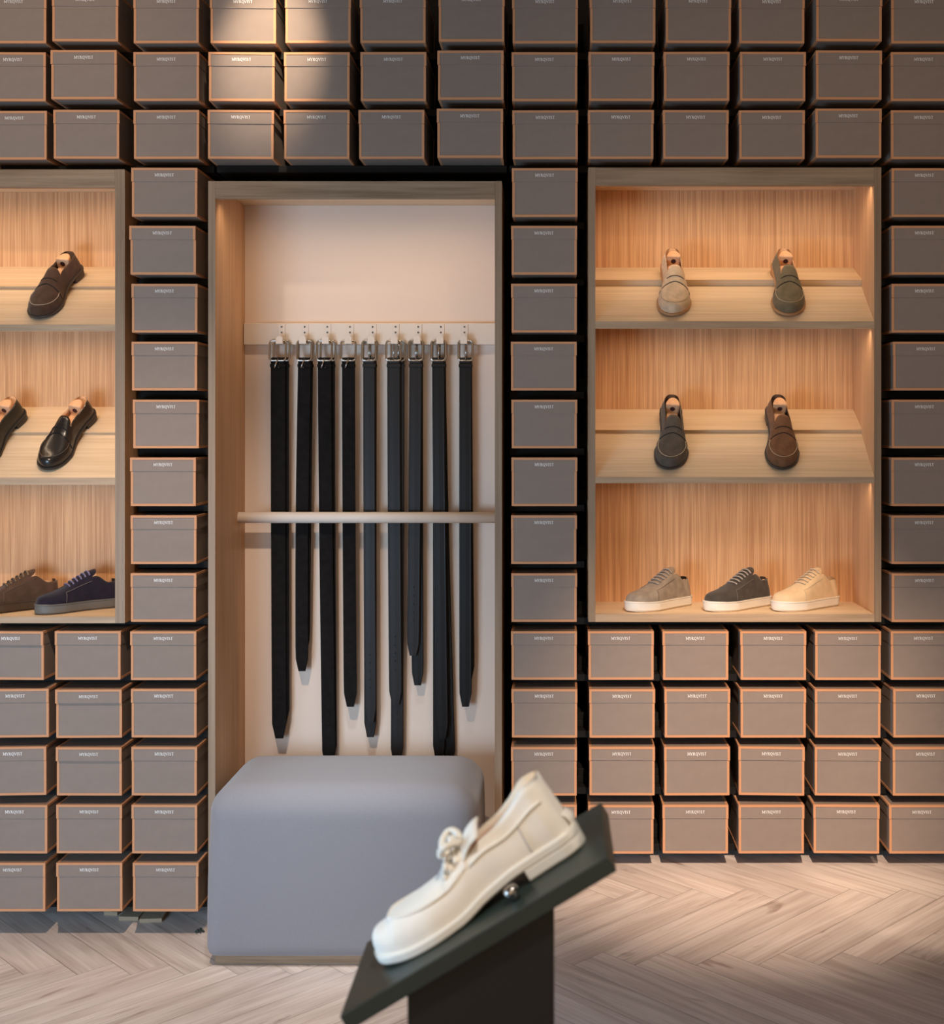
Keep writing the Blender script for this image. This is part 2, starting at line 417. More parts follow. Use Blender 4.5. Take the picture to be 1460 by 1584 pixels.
YAW = {(1,3):1.5,(2,3):1.5,(0,3):1.3,(11,0):-1.8,(12,0):2.5,(13,0):3,(13,10):-2.5,(13,11):-1.5,(14,11):-1.5,(4,2):.8,(12,1):1.2,(7,2):1.5}
ORD = ['first','second','third','fourth','fifth','sixth','seventh','eighth','ninth','tenth','eleventh','twelfth','thirteenth']
def box_label(r, c):
    k = 'taupe shoe box with orange edges, '
    if r < 3:
        row = ['topmost row','second row from top','third row from top'][r]
        return k + ORD[c] + ' from left in ' + row
    if r < 11:
        n = ORD[r-3] + ' down'
        return k + n + {2:' in stack left of belt niche',7:' in stack between belt niche and right cabinet',12:' in stack right of right cabinet'}[c]
    row = ['top row','second row','third row','fourth row','bottom row'][r-11]
    if c < 3: return k + ['leftmost','middle','rightmost'][c] + ' in ' + row + ' below left cabinet'
    return k + ORD[c-7] + ' from left in ' + row + ' at lower right'
proto = None
rb = random.Random(5)
for r in sorted(XL):
    items = enumerate(XL[r]) if isinstance(XL[r], list) else XL[r].items()
    for c, xl in items:
        if proto is None: proto = make_box(); o = proto
        else: o = copy_tree(proto)
        yaw = math.radians(YAW.get((r,c), rb.uniform(-.7,.7)))
        o.location = (wx(xl+50.2), 4.0+rb.uniform(0,.006), row_z(r)+.0008 if (r,c) not in DY else row_z(r)+.0008)
        if (r,c) in DY: o.location.y -= .02 if DY[(r,c)] < 0 else -.01
        o.rotation_euler = (0,0,yaw)
        o['label'] = box_label(r, c); o['category'] = 'shoe box'
        o['group'] = 'shoe boxes on the upper rows' if r < 3 else ('shoe boxes stacked between the cabinets' if r < 11 else 'shoe boxes in the lower rows')
        for ch in o.children:
            if ch.name.startswith('lid'):
                ch.location = (rb.uniform(-.0008,.0008), 0, 0)
                if (r,c) == (4,2): ch.location.x = -.002
                if (r,c) in ((12,1),(13,1),(11,0)): ch.location.y = -.004

# ------------------------------------------------------------------ cabinets
def shoe_cabinet(label, pxl, pxr, top, hb, bt, bb, s1, s2, left):
    """px limits: outer left/right, outer top, header lower edge, floor upper edge, floor lower edge; s = shelf pixel rows"""
    t = root('display_cabinet', label, 'shoe cabinet', (wx((pxl+pxr)/2), 4.0, wz(bb)))
    X0, X1, Zt, Zb = wx(pxl), wx(pxr), wz(top), wz(bb)
    ox, oy, oz = t.location
    def B(name, x0, x1, y0, y1, z0, z1, m, bevel=.0012):
        return MB().box(x0-ox, x1-ox, y0-oy, y1-oy, z0-oz, z1-oz).build(name, m, t, bevel=bevel)
    th = .0315 if left else .0225
    ti = .0218
    yb = 4.285
    # sides: oak sheet with edge band
    for sx, xa, xb in ((-1, X0, X0+th), (1, X1-th, X1)):
        B('side_panel', xa, xb, 4.002, yb, Zb, Zt, M_oak_d)
        B('edge_band', xa, xb, 4.0, 4.002, Zb, Zt, M_edge_v, None)
    B('top_panel', X0+th, X1-th, 4.02, yb, Zt-.02, Zt, M_oak_h)
    B('header', X0+th, X1-th, 4.0, 4.02, wz(hb), Zt, M_edge_h)
    B('floor_panel', X0+th, X1-th, 4.002, yb, Zb, wz(bt), M_oak_h)
    B('floor_edge', X0+th, X1-th, 4.0, 4.002, Zb, wz(bt), M_edge_s, None)
    B('back_panel', X0+.002, X1-.002, yb, yb+.012, Zb, Zt, M_oak_v, None)
    xa, xb = X0+th, X1-th
    for (f_lo, f_up, back, st, up) in (s1, s2):
        # sloping lower board with a level front edge, then a ledge board behind it
        zf = wz(f_up); zl = wz(f_lo)
        zb2 = wz(back, 4.16)
        mb = MB()
        P = [(4.003, zf), (4.173, zb2+.013*(zb2-zf)/.157), (4.173, zb2-.026), (4.02, zl), (4.003, zl)]
        V = [(x-ox, y-oy, z-oz) for x in (xa, xb) for y, z in P]; n = len(P)
        mb.v = V; mb.f = [tuple(range(n)), tuple(range(n, 2*n))[::-1]] + [(i, n+i, n+(i+1)%n, (i+1)%n) for i in range(n)]; mb.m = [0]*len(mb.f)
        mb.build('shelf', M_oak_h, t)
        B('shelf_edge', xa, xb, 4.0, 4.003, zl, zf, M_edge_s, None)
        zs = wz(st, 4.16); zu = wz(up, 4.257)
        mb = MB(); P = [(4.159, zs), (yb, zu+(yb-4.257)*(zu-zs)/.097), (yb, zb2-.02), (4.1735, zb2-.02), (4.1735, zb2+.009)]
        n = len(P)
        mb.v = [(x-ox, y-oy, z-oz) for x in (xa, xb) for y, z in P]
        mb.f = [tuple(range(n)), tuple(range(n, 2*n))[::-1]] + [(i, n+i, n+(i+1)%n, (i+1)%n) for i in range(n)]; mb.m = [0]*len(mb.f)
        mb.build('heel_ledge', M_oak_h, t)
    # light strips under the header and the two shelves
    for z, y, pw in ((wz(hb)+.012, 4.026, LED[0]), (wz(s1[0])+.004, 4.034, LED[1]), (wz(s2[0])+.004, 4.034, LED[2])):
        s = B('light_strip', xa+.01, xb-.01, y, y+.012, z, z+.004, M_cream2, None)
        l = bpy.data.lights.new('strip_light', 'AREA'); l.shape = 'RECTANGLE'; l.size = xb-xa-.02; l.size_y = .01
        l.energy = pw; l.color = LEDC; l.spread = math.radians(130)
        o = bpy.data.objects.new('strip_light', l); COL.objects.link(o); o.parent = t
        o.location = ((xa+xb)/2-ox, y+.006-oy, z-.002-oz); o.rotation_euler = (math.radians(27), 0, 0)
    return t
LED = (1.2, 1.0, 0.74); LEDC = (1.0, 0.74, 0.50)
shoe_cabinet('oak shoe cabinet at left, cut by the photo edge, with dark loafers', -260, 193, 262, 290, 954, 964,
             (512, 502, 450, 443, 419.5), (750, 739, 675.5, 668.5, 638), True)
shoe_cabinet('oak shoe cabinet at right with four loafers above three sneakers', 910, 1363, 259, 287, 950, 962,
             (508, 497, 446, 433, 418), (747.5, 738, 673, 665, 640), False)

# belt niche
YN = 4.386
t = root('belt_cabinet', 'tall oak niche with cream back where black belts hang', 'belt cabinet', (wx(549), 4.0, 0))
ox, oy, oz = t.location
def B(name, x0, x1, y0, y1, z0, z1, m, bevel=.0012, parent=None):
    return MB().box(x0-ox, x1-ox, y0-oy, y1-oy, z0-oz, z1-oz).build(name, m, parent or t, bevel=bevel)
X0, X1, Zt = wx(322), wx(776), wz(280)
th = .0225
for xa, xb in ((X0, X0+th), (X1-th, X1)):
    B('side_panel', xa, xb, 4.002, YN, 0, Zt, M_oak_d); B('edge_band', xa, xb, 4.0, 4.002, 0, Zt, M_edge_v, None)
B('top_panel', X0+th, X1-th, 4.02, YN, Zt-.0105, Zt, M_oak_h)
B('header', X0+th, X1-th, 4.0, 4.02, wz(307), Zt, M_edge_h)
B('back_panel', X0+.002, X1-.002, YN, YN+.014, 0, Zt, M_cream, None)
B('floor_panel', X0+th, X1-th, 4.002, YN, 0, .03, M_oak_h)
s = B('light_strip', X0+.03, X1-.03, 4.024, 4.036, wz(307)+.01, wz(307)+.014, M_cream2, None)
l = bpy.data.lights.new('strip_light', 'AREA'); l.shape = 'RECTANGLE'; l.size = .84; l.size_y = .01; l.energy = 1.2; l.spread = math.radians(130); l.color = LEDC
o = bpy.data.objects.new('strip_light', l); COL.objects.link(o); o.parent = t
o.location = (0, .030, wz(307)+.006); o.rotation_euler = (math.radians(27), 0, 0)
# round rail held between the sides
rz_ = wz(800.5, 4.30); mb = MB(); mb.tube([(X0+th-ox, .30, rz_), (X1-th-ox, .30, rz_)], .0195, 20)
mb.build('rail', M_cream2, t, smooth=True)

# hook rail on the back panel: rail board and nine hooks
HX = [436, 471.5, 506.5, 541.5, 576.5, 612, 647, 682, 718.5]
hr = root('hook_rail', 'cream hook rail with nine belt hooks on the niche back', 'hook rail', (wx(571, 4.36), YN, wz(517, 4.36)))
hx, hy, hz = hr.location
MB().box(X0+th+.002-hx, X1-th-.002-hx, -.026, 0, wz(533, 4.36)-hz, wz(500, 4.36)-hz).build('board', M_cream2, hr, bevel=.0015)
hk = None
def hooks():
    mb = MB()
    w = .0125
    mb.box(-w, w, -.003, 0, -.034, .036)              # plate
    mb.box(-w, w, -.042, 0, -.037, -.034)             # arm
    mb.prism([(-w,-.037),(w,-.037),(w,-.016),(w*.6,-.011),(-w*.6,-.011),(-w,-.016)], .040, .043, 0,
             Matrix.Rotation(PI/2, 4, 'X'))           # turned up tip
    return mb
for px in HX:
    if hk is None:
        hk = hooks().build('hook', M_cream2, hr, bevel=.0008)
        sc_ = []
        for z in (.006, .026):
            m2 = MB(); m2.prism([(math.cos(a)*.0034, math.sin(a)*.0034) for a in [2*PI*i/12 for i in range(12)]], .003, .0042, 0, Matrix.Translation((0,0,z)) @ Matrix.Rotation(PI/2, 4, 'X'))
            m2.build('screw', M_screw, hk)
        h = hk
    else: h = copy_tree(hk, hr)
    h.location = (wx(px, 4.36)-hx, -.0262, 0)

# ------------------------------------------------------------------ belts
def belt(label, xt, xb, ytip, w, matl, depth, loop=True, prong=0, double=False, stitched=False, holes=True, lean=0.0):
    """xt, xb: strap centre (px) at the buckle and at the tip; ytip: tip row (px)"""
    d = depth
    t = root('belt', label, 'belt', (wx(xt, d), d, wz(560, d)), 'belts hanging in the niche')
    ox, oy, oz = t.location
    zt, ze = wz(556, d), wz(ytip, d)
    X = lambda f: (wx(xt,d) + (wx(xb,d)-wx(xt,d))*f**1.3 + lean*math.sin(PI*f)) - ox
    mb = MB(); N = 26; rows = []
    thk = .0042
    for i in range(N+1):
        f = i/N; z = zt + (ze-zt)*f - oz; hw = w/2
        dist = z - (ze-oz)
        if dist < .055: hw = w/2*(.62 + .38*math.sqrt(max(0, dist)/.055))
        if i == N: hw = w/2*.55
        y = -.004*math.sin(PI*f)
        x = X(f)
        sec = [(-1,-.35),(-.9,-1),(-.82,-1.12),(-.74,-1.0),(0,-1.12),(.74,-1.0),(.82,-1.12),(.9,-1),(1,-.35),(1,.35),(0,.45),(-1,.35)] if stitched else [(-1,-.35),(-.86,-1),(0,-1.05),(.86,-1),(1,-.35),(1,.35),(0,.45),(-1,.35)]
        rows.append([(x+a*hw, y+b*thk*.6, z) for a, b in sec])
    mb.grid(rows, 0, close_u=True, flip=True)
    n = len(rows[0]); b = len(mb.v)-n; mb.f.append(tuple(range(b, b+n))); mb.m.append(0)
    if holes:
        for k in range(5):
            z = ze + .125 + k*.029 - oz; f = (z+oz-zt)/(ze-zt)
            mb.prism([(math.cos(a)*.0026, math.sin(a)*.0026) for a in [2*PI*i/8 for i in range(8)]], .0066, .0074, 1,
                     Matrix.Translation((X(f), .0035-.004*math.sin(PI*f), z)) @ Matrix.Rotation(PI/2, 4, 'X'))
    mb.build('strap', [matl, M_holes], t, smooth=False)
    # fold of the strap round the buckle bar
    fm = MB(); fm.box(-w/2*.94, w/2*.94, -.006, .004, wz(563,d)-oz, wz(553,d)-oz); fm.build('strap_fold', matl, t, bevel=.003)
    if loop:
        km = MB(); zk = wz(563, d)-oz; r_ = []
        for (a, b) in [(-1.06,-.007),(1.06,-.007),(1.10,-.002),(1.06,.005),(-1.06,.005),(-1.10,-.002)]:
            r_.append((a*w/2, b))
        km.prism(r_, zk-.012, zk, 0); km.build('keeper_loop', matl, t, bevel=.002)
    # buckle: rounded frame
    bw = w/2*1.12; zt_, zb_ = wz(527, d)-oz, wz(558, d)-oz; c = .010
    pts = []
    for cx, cz, a0 in ((bw-c, zt_-c, 0), (-bw+c, zt_-c, 90), (-bw+c, zb_+c, 180), (bw-c, zb_+c, 270)):
        for k in range(5):
            a = math.radians(a0+k*22.5); pts.append((cx+c*math.cos(a), -.004-.003*math.cos((cz-zb_)/(zt_-zb_)*PI), cz+c*math.sin(a)))
    bk = MB(); bk.tube(pts, .0036, 8, 0, closed=True); bo = bk.build('buckle', M_steel, t, smooth=True)
    pm = MB()
    if prong == 0: pp = [(.001,-.008,zb_+.002),(.002,-.010,(zb_+zt_)/2),(.001,-.007,zt_+.001)]
    else:
        pp = [(.002,-.008,zb_+.006),(-.003,-.014,zb_-.008),(-.009,-.016,zb_-.026)]
    pm.tube(pp, .0030, 7); po = pm.build('prong', M_steel, bo, smooth=True)
    return t
bl = belt
def BL(kind, where): return f'{kind} belt {where}'
bl('black suede belt on the first hook from left, behind', 436, 437, 1119, .050, M_bsuede, 4.352, prong=1)
bl('black suede belt on the first hook from left, in front', 430, 432, 1142, .051, M_bsuede, 4.340, prong=1)
bl('short black suede belt on the second hook from left, back one', 474, 469, 1008, .046, M_bsuede, 4.354, prong=1)
bl('short black suede belt on the second hook from left, front one', 471, 467, 1038, .045, M_bsuede, 4.342, prong=1, lean=-.004)
bl('black suede belt on the third hook, half hidden behind its twin', 508, 511, 1176, .046, M_bsuede, 4.354, prong=1)
bl('long black suede belt on the third hook, reaching behind the pouf', 502, 509, 1186, .047, M_bsuede, 4.340, prong=1)
bl('black suede belt alone on the fourth hook from left', 539, 542, 1093, .046, M_bsuede, 4.346, prong=1)
bl('dark brown leather belt on the fifth hook, longer one behind', 573, 573, 1140, .044, M_brleather, 4.354, stitched=True)
bl('dark brown leather belt on the fifth hook, shorter one in front', 571, 573, 1118, .042, M_brleather, 4.340, stitched=True)
bl('dark brown leather belt on the sixth hook, longest one behind', 616, 614, 1182, .044, M_brleather, 4.354, stitched=True)
bl('dark brown leather belt on the sixth hook, shorter one in front', 609, 612, 1090, .046, M_brleather, 4.340, stitched=True)
bl('short brown leather belt on the seventh hook, glossy one behind', 645, 646, 1060, .042, M_bleather, 4.354, stitched=True)
bl('short brown leather belt on the seventh hook, front one', 643, 639, 1014, .044, M_brleather, 4.340, stitched=True)
bl('black leather belt on the eighth hook, swinging right behind', 680, 695, 1184, .044, M_bleather, 4.364, stitched=True)
bl('black leather belt on the eighth hook, reaching behind the pouf', 679, 679, 1178, .042, M_bleather, 4.353, stitched=True)
bl('black leather belt on the eighth hook, shortest in front', 678, 684, 1143, .044, M_bleather, 4.340, stitched=True)
bl('glossy black leather belt on the last hook, back one', 721, 725, 1050, .042, M_bleather, 4.354, stitched=True)
bl('glossy black leather belt on the last hook, front one', 720, 720, 1093, .044, M_bleather, 4.340, stitched=True)

# ------------------------------------------------------------------ pouf
def pouf():
    x0, x1 = wx(320, 3.80), wx(737, 3.80); y0, y1 = 3.78, 4.25; z0, z1 = .030, .548
    cx, cy = (x0+x1)/2, (y0+y1)/2
    t = root('pouf', 'pale grey fabric pouf on an oak plinth in front of the belts', 'pouf', (cx, cy, 0))
    hx, hy, hz = (x1-x0)/2, (y1-y0)/2, (z1-z0)/2
    N = 26; mb = MB()
    def P(v):
        p = Vector((v[0]*hx, v[1]*hy, v[2]*hz))
        f = (v[2]+1)/2
        r = .030 + .055*min(1, f*1.4)
        inner = Vector((hx-r, hy-r, hz-r))
        c = Vector([max(-i, min(i, q)) for q, i in zip(p, inner)])
        d = p-c
        m_ = max(abs(d.x)/r, abs(d.y)/r, abs(d.z)/r)
        if d.length > 1e-9: p = c + d.normalized()*r*min(1, m_) if m_ > 0 else p
        b = 1 + .014*(1-v[2]**2)
        flare = 1 + .0*v[2]
        p.x *= b; p.y *= b*flare
        p.z += .004*(1-v[0]**2)*(1-v[1]**2) if v[2] > .99 else 0
        return (p.x, p.y, p.z + z0 + hz)
    s = [math.sin((i/N*2-1)*PI/2)*.5+(i/N*2-1)*.5 for i in range(N+1)]
    for ax in range(3):
        for sg in (-1, 1):
            rows = []
            for a in s:
                row = []
                for b in s:
                    v = [0,0,0]; v[ax] = sg; v[(ax+1)%3] = a; v[(ax+2)%3] = b
                    row.append(P(v))
                rows.append(row)
            mb.grid(rows, 0, flip=(sg < 0))
    o = mb.build('cushion', M_fabric, t, smooth=True)
    w = o.modifiers.new('weld', 'WELD'); w.merge_threshold = .0005
    MB().box(-hx+.022, hx-.03, -hy+.03, hy-.03, 0, .034).build('plinth', M_edge_h, t, bevel=.001)
    return t
pouf()

# ------------------------------------------------------------------ shoes
def pchip(xs, ys):
    xs = np.array(xs, float); ys = np.array(ys, float); h = np.diff(xs); d = np.diff(ys)/h
    m = np.zeros(len(xs)); m[0], m[-1] = d[0], d[-1]
    for i in range(1, len(xs)-1):
        if d[i-1]*d[i] > 0:
            w1 = 2*h[i]+h[i-1]; w2 = h[i]+2*h[i-1]; m[i] = (w1+w2)/(w1/d[i-1]+w2/d[i])
    def f(x):
        x = min(max(x, xs[0]), xs[-1]); i = min(int(np.searchsorted(xs, x, side='right'))-1, len(h)-1); i = max(i, 0)
        t = (x-xs[i])/h[i]
        return float(ys[i]*(1+2*t)*(1-t)**2 + m[i]*h[i]*t*(1-t)**2 + ys[i+1]*t*t*(3-2*t) + m[i+1]*h[i]*t*t*(t-1))
    return f
def ss(a, b, x):
    t = min(1, max(0, (x-a)/(b-a))); return t*t*(3-2*t)
class Last:
    """local frame: toe towards -Y, +X to the side, z = 0 the ground"""
    def __init__(s, L=.29, B=.051, base=None, heel_cap=.10, toe_cap=.30, toe_e=2.2, sole=None, crown=None, topline=None,
                 throat=.44, bulge=.10, a1=.5, curve=.010, side=1, boxy=.72, thick=.008, te2=3.0):
        s.te2 = te2
        s.L, s.B, s.throat, s.bulge, s.a1, s.side = L, B, throat, bulge, a1, side
        s.base = pchip(*(base or ([0,.1,.25,.42,.58,.72,.85,1],[.60,.64,.65,.66,.82,1.0,1.0,.96])))
        s.hc, s.tc, s.te = heel_cap, toe_cap, toe_e
        s.zb = pchip(*(sole or ([0,.25,.45,.6,.8,1],[.024,.022,.011,.001,.0,.009])))
        s.crown = pchip(*crown); s.top = pchip(*topline); s.curve, s.boxy, s.thick = curve, boxy, thick
    def cap(s, t):
        k = 1.0
        if t < s.hc: k *= max(0, 1-((s.hc-t)/s.hc)**2.3)**(1/2.3)
        if t > 1-s.tc: k *= max(0, 1-((t-1+s.tc)/s.tc)**s.te)**(1/s.te)
        return k
    def w(s, t): return s.B*s.base(t)*s.cap(t)
    def c(s, t): return s.side*s.curve*(math.sin((t-.15)*PI*1.15)*1.0 if t > .15 else 0)
    def y(s, t): return s.L*(.5-t)
    def zf(s, t): return s.zb(t)+s.thick
    def ch(s, t):
        k = s.crown(t)
        if t > .94: k *= max(0, 1-((t-.94)/.06)**2.5)**.4
        return k
    def closed(s, t, a, off=0.0):
        if off:
            e = .004
            p = Vector(s.closed(t, a)); du = Vector(s.closed(min(.999,t+e), a))-Vector(s.closed(t-e, a)); da = Vector(s.closed(t, min(1,a+.03)))-Vector(s.closed(t, max(-1,a-.03)))
            n = du.cross(da)
            if n.length < 1e-12: n = Vector((0,0,1))
            n.normalize()
            ctr = Vector((s.c(t), s.y(t), s.zf(t)-.002))
            if n.dot(p-ctr) < 0: n = -n
            return tuple(p+n*off)
        ph = a*PI/2; sn, cs = math.sin(ph), max(0, math.cos(ph))
        x = math.copysign(abs(sn)**.85, sn)*s.w(t)
        return (s.c(t)+x, s.y(t), s.zf(t)+s.ch(t)*cs**s.boxy)
    def wall(s, t, a):
        """side wall below the opening, a1 <= |a| <= 1"""
        r = (1-abs(a))/(1-s.a1); sg = 1 if a > 0 else -1
        zt = s.top(t)
        w = s.w(t)
        x = w*(1+.07*math.sin(PI*min(1,r*1.2))*(1-r) - .30*r**1.6) if t > .02 else w*.7
        po = Vector((s.c(t)+sg*x, s.y(t) + (-.006*r if t < .08 else -.006*r*max(0,1-(t-.08)/.12)), s.zf(t)+zt*r))
        b = ss(s.throat-.22, s.throat, t)
        return po.lerp(Vector(s.closed(t, a)), b)
    def tt(s, a): return s.throat - s.bulge*max(0, 1-(abs(a)/s.a1)**s.te2)**.6 if abs(a) < s.a1 else s.throat
    def upper(s, mats, parent, name='upper', nr=26, nc=30, no=8, ni=16, floor=1):
        A = [-1+(1-s.a1)*i/no for i in range(no)] + [-s.a1+2*s.a1*i/ni for i in range(ni+1)] + [s.a1+(1-s.a1)*(i+1)/no for i in range(no)]
        rows = []; kinds = []
        ztin = .012
        ap = s.wall(0, s.a1); ap = (s.c(.03), ap.y-.003, ap.z-.002)
        for i in range(-1, nr+1):
            u = (1-math.cos(PI*max(0, i)/nr*.5))  # denser at the heel
            row = []
            for j, a in enumerate(A):
                if abs(a) >= s.a1-1e-6:
                    row.append(tuple(s.wall(u*s.throat, a)))
                elif i < 0: row.append(ap)        # closes the inside of the heel
                else:
                    q = abs(a)/s.a1; t0 = .05+(s.tt(a)-.05)*u
                    if u == 1: t0 = s.tt(a)
                    pt = s.wall(min(t0, s.throat), math.copysign(s.a1, a))
                    sg = 1 if a > 0 else -1
                    cx = s.c(t0)
                    if q > .72:
                        k = (1-q)/.28
                        x = (abs(pt.x-cx)-.0035)*(1-k)+ (s.w(t0)*.86)*k
                        z = pt.z*(1-k*.98)+ (s.zf(t0)+ztin)*k*.98
                        row.append((cx+sg*max(0,x), s.y(t0), z))
                    else:
                        row.append((cx+sg*s.w(t0)*.86*q/.72, s.y(t0), s.zf(t0)+ztin))
            rows.append(row)
        for i in range(nc+1):
            v = math.sin(PI*i/nc*.5); row = []
            for a in A:
                t0 = s.tt(a); t = t0+(1-t0)*v; row.append(s.closed(t, a))
            rows.append(row)
        mb = MB(); lo = no+1; hi = no+ni-1
        mb.grid(rows, 0, mf=lambda i, j: (floor if lo <= j <= hi-1 else 1) if (i <= nr+1 and lo-1 <= j <= hi) else 0)
        o = mb.build(name, mats, parent, smooth=True)
        wd = o.modifiers.new('weld', 'WELD'); wd.merge_threshold = .00008
        return o
    def loft(s, t0, t1, off, z0, z1, n=44, flare=0.0, cap_ends=False):
        """sole slab: outline of the last grown by off, between z0(t) and z1(t)"""
        mb = MB(); rows = []
        k = 1+2*off/s.L
        for i in range(n+1):
            f = i/n
            e = (1-math.cos(PI*f))/2 if not cap_ends else f
            t = t0+(t1-t0)*e
            w = s.w(t)
            w = w+off*min(1, s.cap(t)*1.8)
            y = s.L*(.5-t)*k; a, b = z0(t), z1(t); c = s.c(t); g = (b-a)*.18
            rows.append([(c-w+g+flare,y,a),(c-w+flare*.5,y,a+g),(c-w,y,b-g),(c-w+g*.8,y,b),(c+w-g*.8,y,b),(c+w,y,b-g),(c+w-flare*.5,y,a+g),(c+w-g-flare,y,a)])
        mb.grid(rows, 0, close_u=True)
        m = len(rows[0]); base = len(mb.v)-m*(n+1)
        mb.f.append(tuple(base+q for q in range(m))[::-1]); mb.m.append(0)
        mb.f.append(tuple(base+n*m+q for q in range(m))); mb.m.append(0)
        return mb
    def line(s, path, r, mats, parent, name, off=.0008, n=5):
        mb = MB(); mb.tube([s.closed(t, a, off) for t, a in path], r, n); return mb.build(name, mats, parent, smooth=True)
    def band(s, f0, f1, amin, amax, off, mats, parent, name, n=28, k=5):
        rows = []
        for i in range(n+1):
            a = amin+(amax-amin)*i/n; t0, t1 = f0(a), f1(a)
            rows.append([s.closed(t0, a, .0002)]+[s.closed(t0+(t1-t0)*j/k, a, off) for j in range(k+1)]+[s.closed(t1, a, .0002)])
        return MB().grid(rows, 0, flip=True).build(name, mats, parent, smooth=False)

def place(t, loc, pitch, yaw):
    t.matrix_basis = Matrix.Translation(loc) @ Matrix.Rotation(math.radians(pitch), 4, 'X') @ Matrix.Rotation(math.radians(yaw), 4, 'Z')

def suede(n, rgb, noise=.16): return mat(n, rgb, .95, noise=noise, nscale=45, spec=.12, sheen=.15, bump=.12, bscale=500)
def loafer(label, up, sole, stitch, loc, pitch, yaw, side, L=.288, heelm=None, lining=None):
    t = root('loafer', label, 'loafer')
    s = Last(L=L, B=.0535, side=side, toe_cap=.34, toe_e=2.1,
             crown=([.30,.42,.52,.62,.74,.86,.95,1.0],[.078,.068,.059,.050,.042,.036,.032,.026]),
             topline=([0,.08,.2,.32,.44],[.056,.056,.050,.048,.053]), throat=.47, bulge=.075)
    s.upper([up, lining or M_tan], t)
    so = s.loft(0, 1, .0045, s.zb, lambda q: s.zf(q)+.001, n=60).build('sole', sole, t, angle=32)
    s.loft(.0, .26, .003, lambda q: 0.0, lambda q: s.zb(q)+.0015, n=28).build('heel', heelm or sole, t, angle=32)
    fr = lambda a: .582 + .075*abs(a)
    bk = lambda a: .50 + .03*abs(a)
    s.band(bk, fr, -.93, .93, .0022, up, t, 'strap')
    s.line([(fr(a)+.004, a) for a in [-.9+1.8*i/24 for i in range(25)]], .0013, M_holes, t, 'strap_edge', off=.0004)
    s.line([(.535-.012*(1-(abs(a)/.42)**2), a) for a in [-.42+.84*i/14 for i in range(15)]], .0016, M_holes, t, 'strap_slot', off=.0022)
    pts = []
    for i in range(33):
        th = PI*i/32; a = -.66*math.cos(th); tt_ = .62+.315*math.sin(th)**.8
        pts.append((tt_, a*(1-.10*math.sin(th))))
    s.line(pts, .0011, stitch, t, 'apron_seam', off=.0009)
    place(t, loc, pitch, yaw)
    # cedar shoe tree inside: a thing of its own
    tr = root('shoe_tree', 'pale cedar shoe tree inside the ' + TREE[label][0], 'shoe tree', (0,0,0))
    mb = MB(); out = []
    for i in range(15):
        a = PI*i/14; out.append((math.cos(a)*.0235, s.y(.03) - .020 - .034 + math.sin(a)*.040))
    mb.prism(out, s.zf(.1)+.014, s.zf(.1)+.060, 0)
    ko = mb.build('heel_block', M_tree, tr, bevel=.005)
    yf = s.y(.03)-.054
    m2 = MB(); m2.prism([(math.cos(a)*.0085, math.sin(a)*.0085) for a in [2*PI*i/20 for i in range(20)]], 0, .0012, 0,
                        Matrix.Translation((0, yf, s.zf(.1)+.041)) @ Matrix.Rotation(PI/2, 4, 'X'))
    m2.build('finger_hole', M_bore, ko)  # flat dark disc on the face, painted shade instead of a recess
    m3 = MB(); za, zb_ = s.zf(.2)+.030, s.zf(.36)+.022
    y0, y1 = yf+.004, s.y(.47)
    V = []
    for (y, z, w) in ((y0, za, .021), (y1, zb_, .027)):
        V += [(-w,y,z-.014),(w,y,z-.014),(w*.8,y,z),(-w*.8,y,z)]
    m3.v = V; m3.f = [(0,1,2,3),(7,6,5,4)]+[(i,4+i,4+(i+1)%4,(i+1)%4) for i in range(4)]; m3.m = [0]*6
    m3.build('neck', M_tree, tr, bevel=.003)
    tr.matrix_basis = t.matrix_basis.copy() @ Matrix.Translation((s.c(.25), 0, 0))
    return t
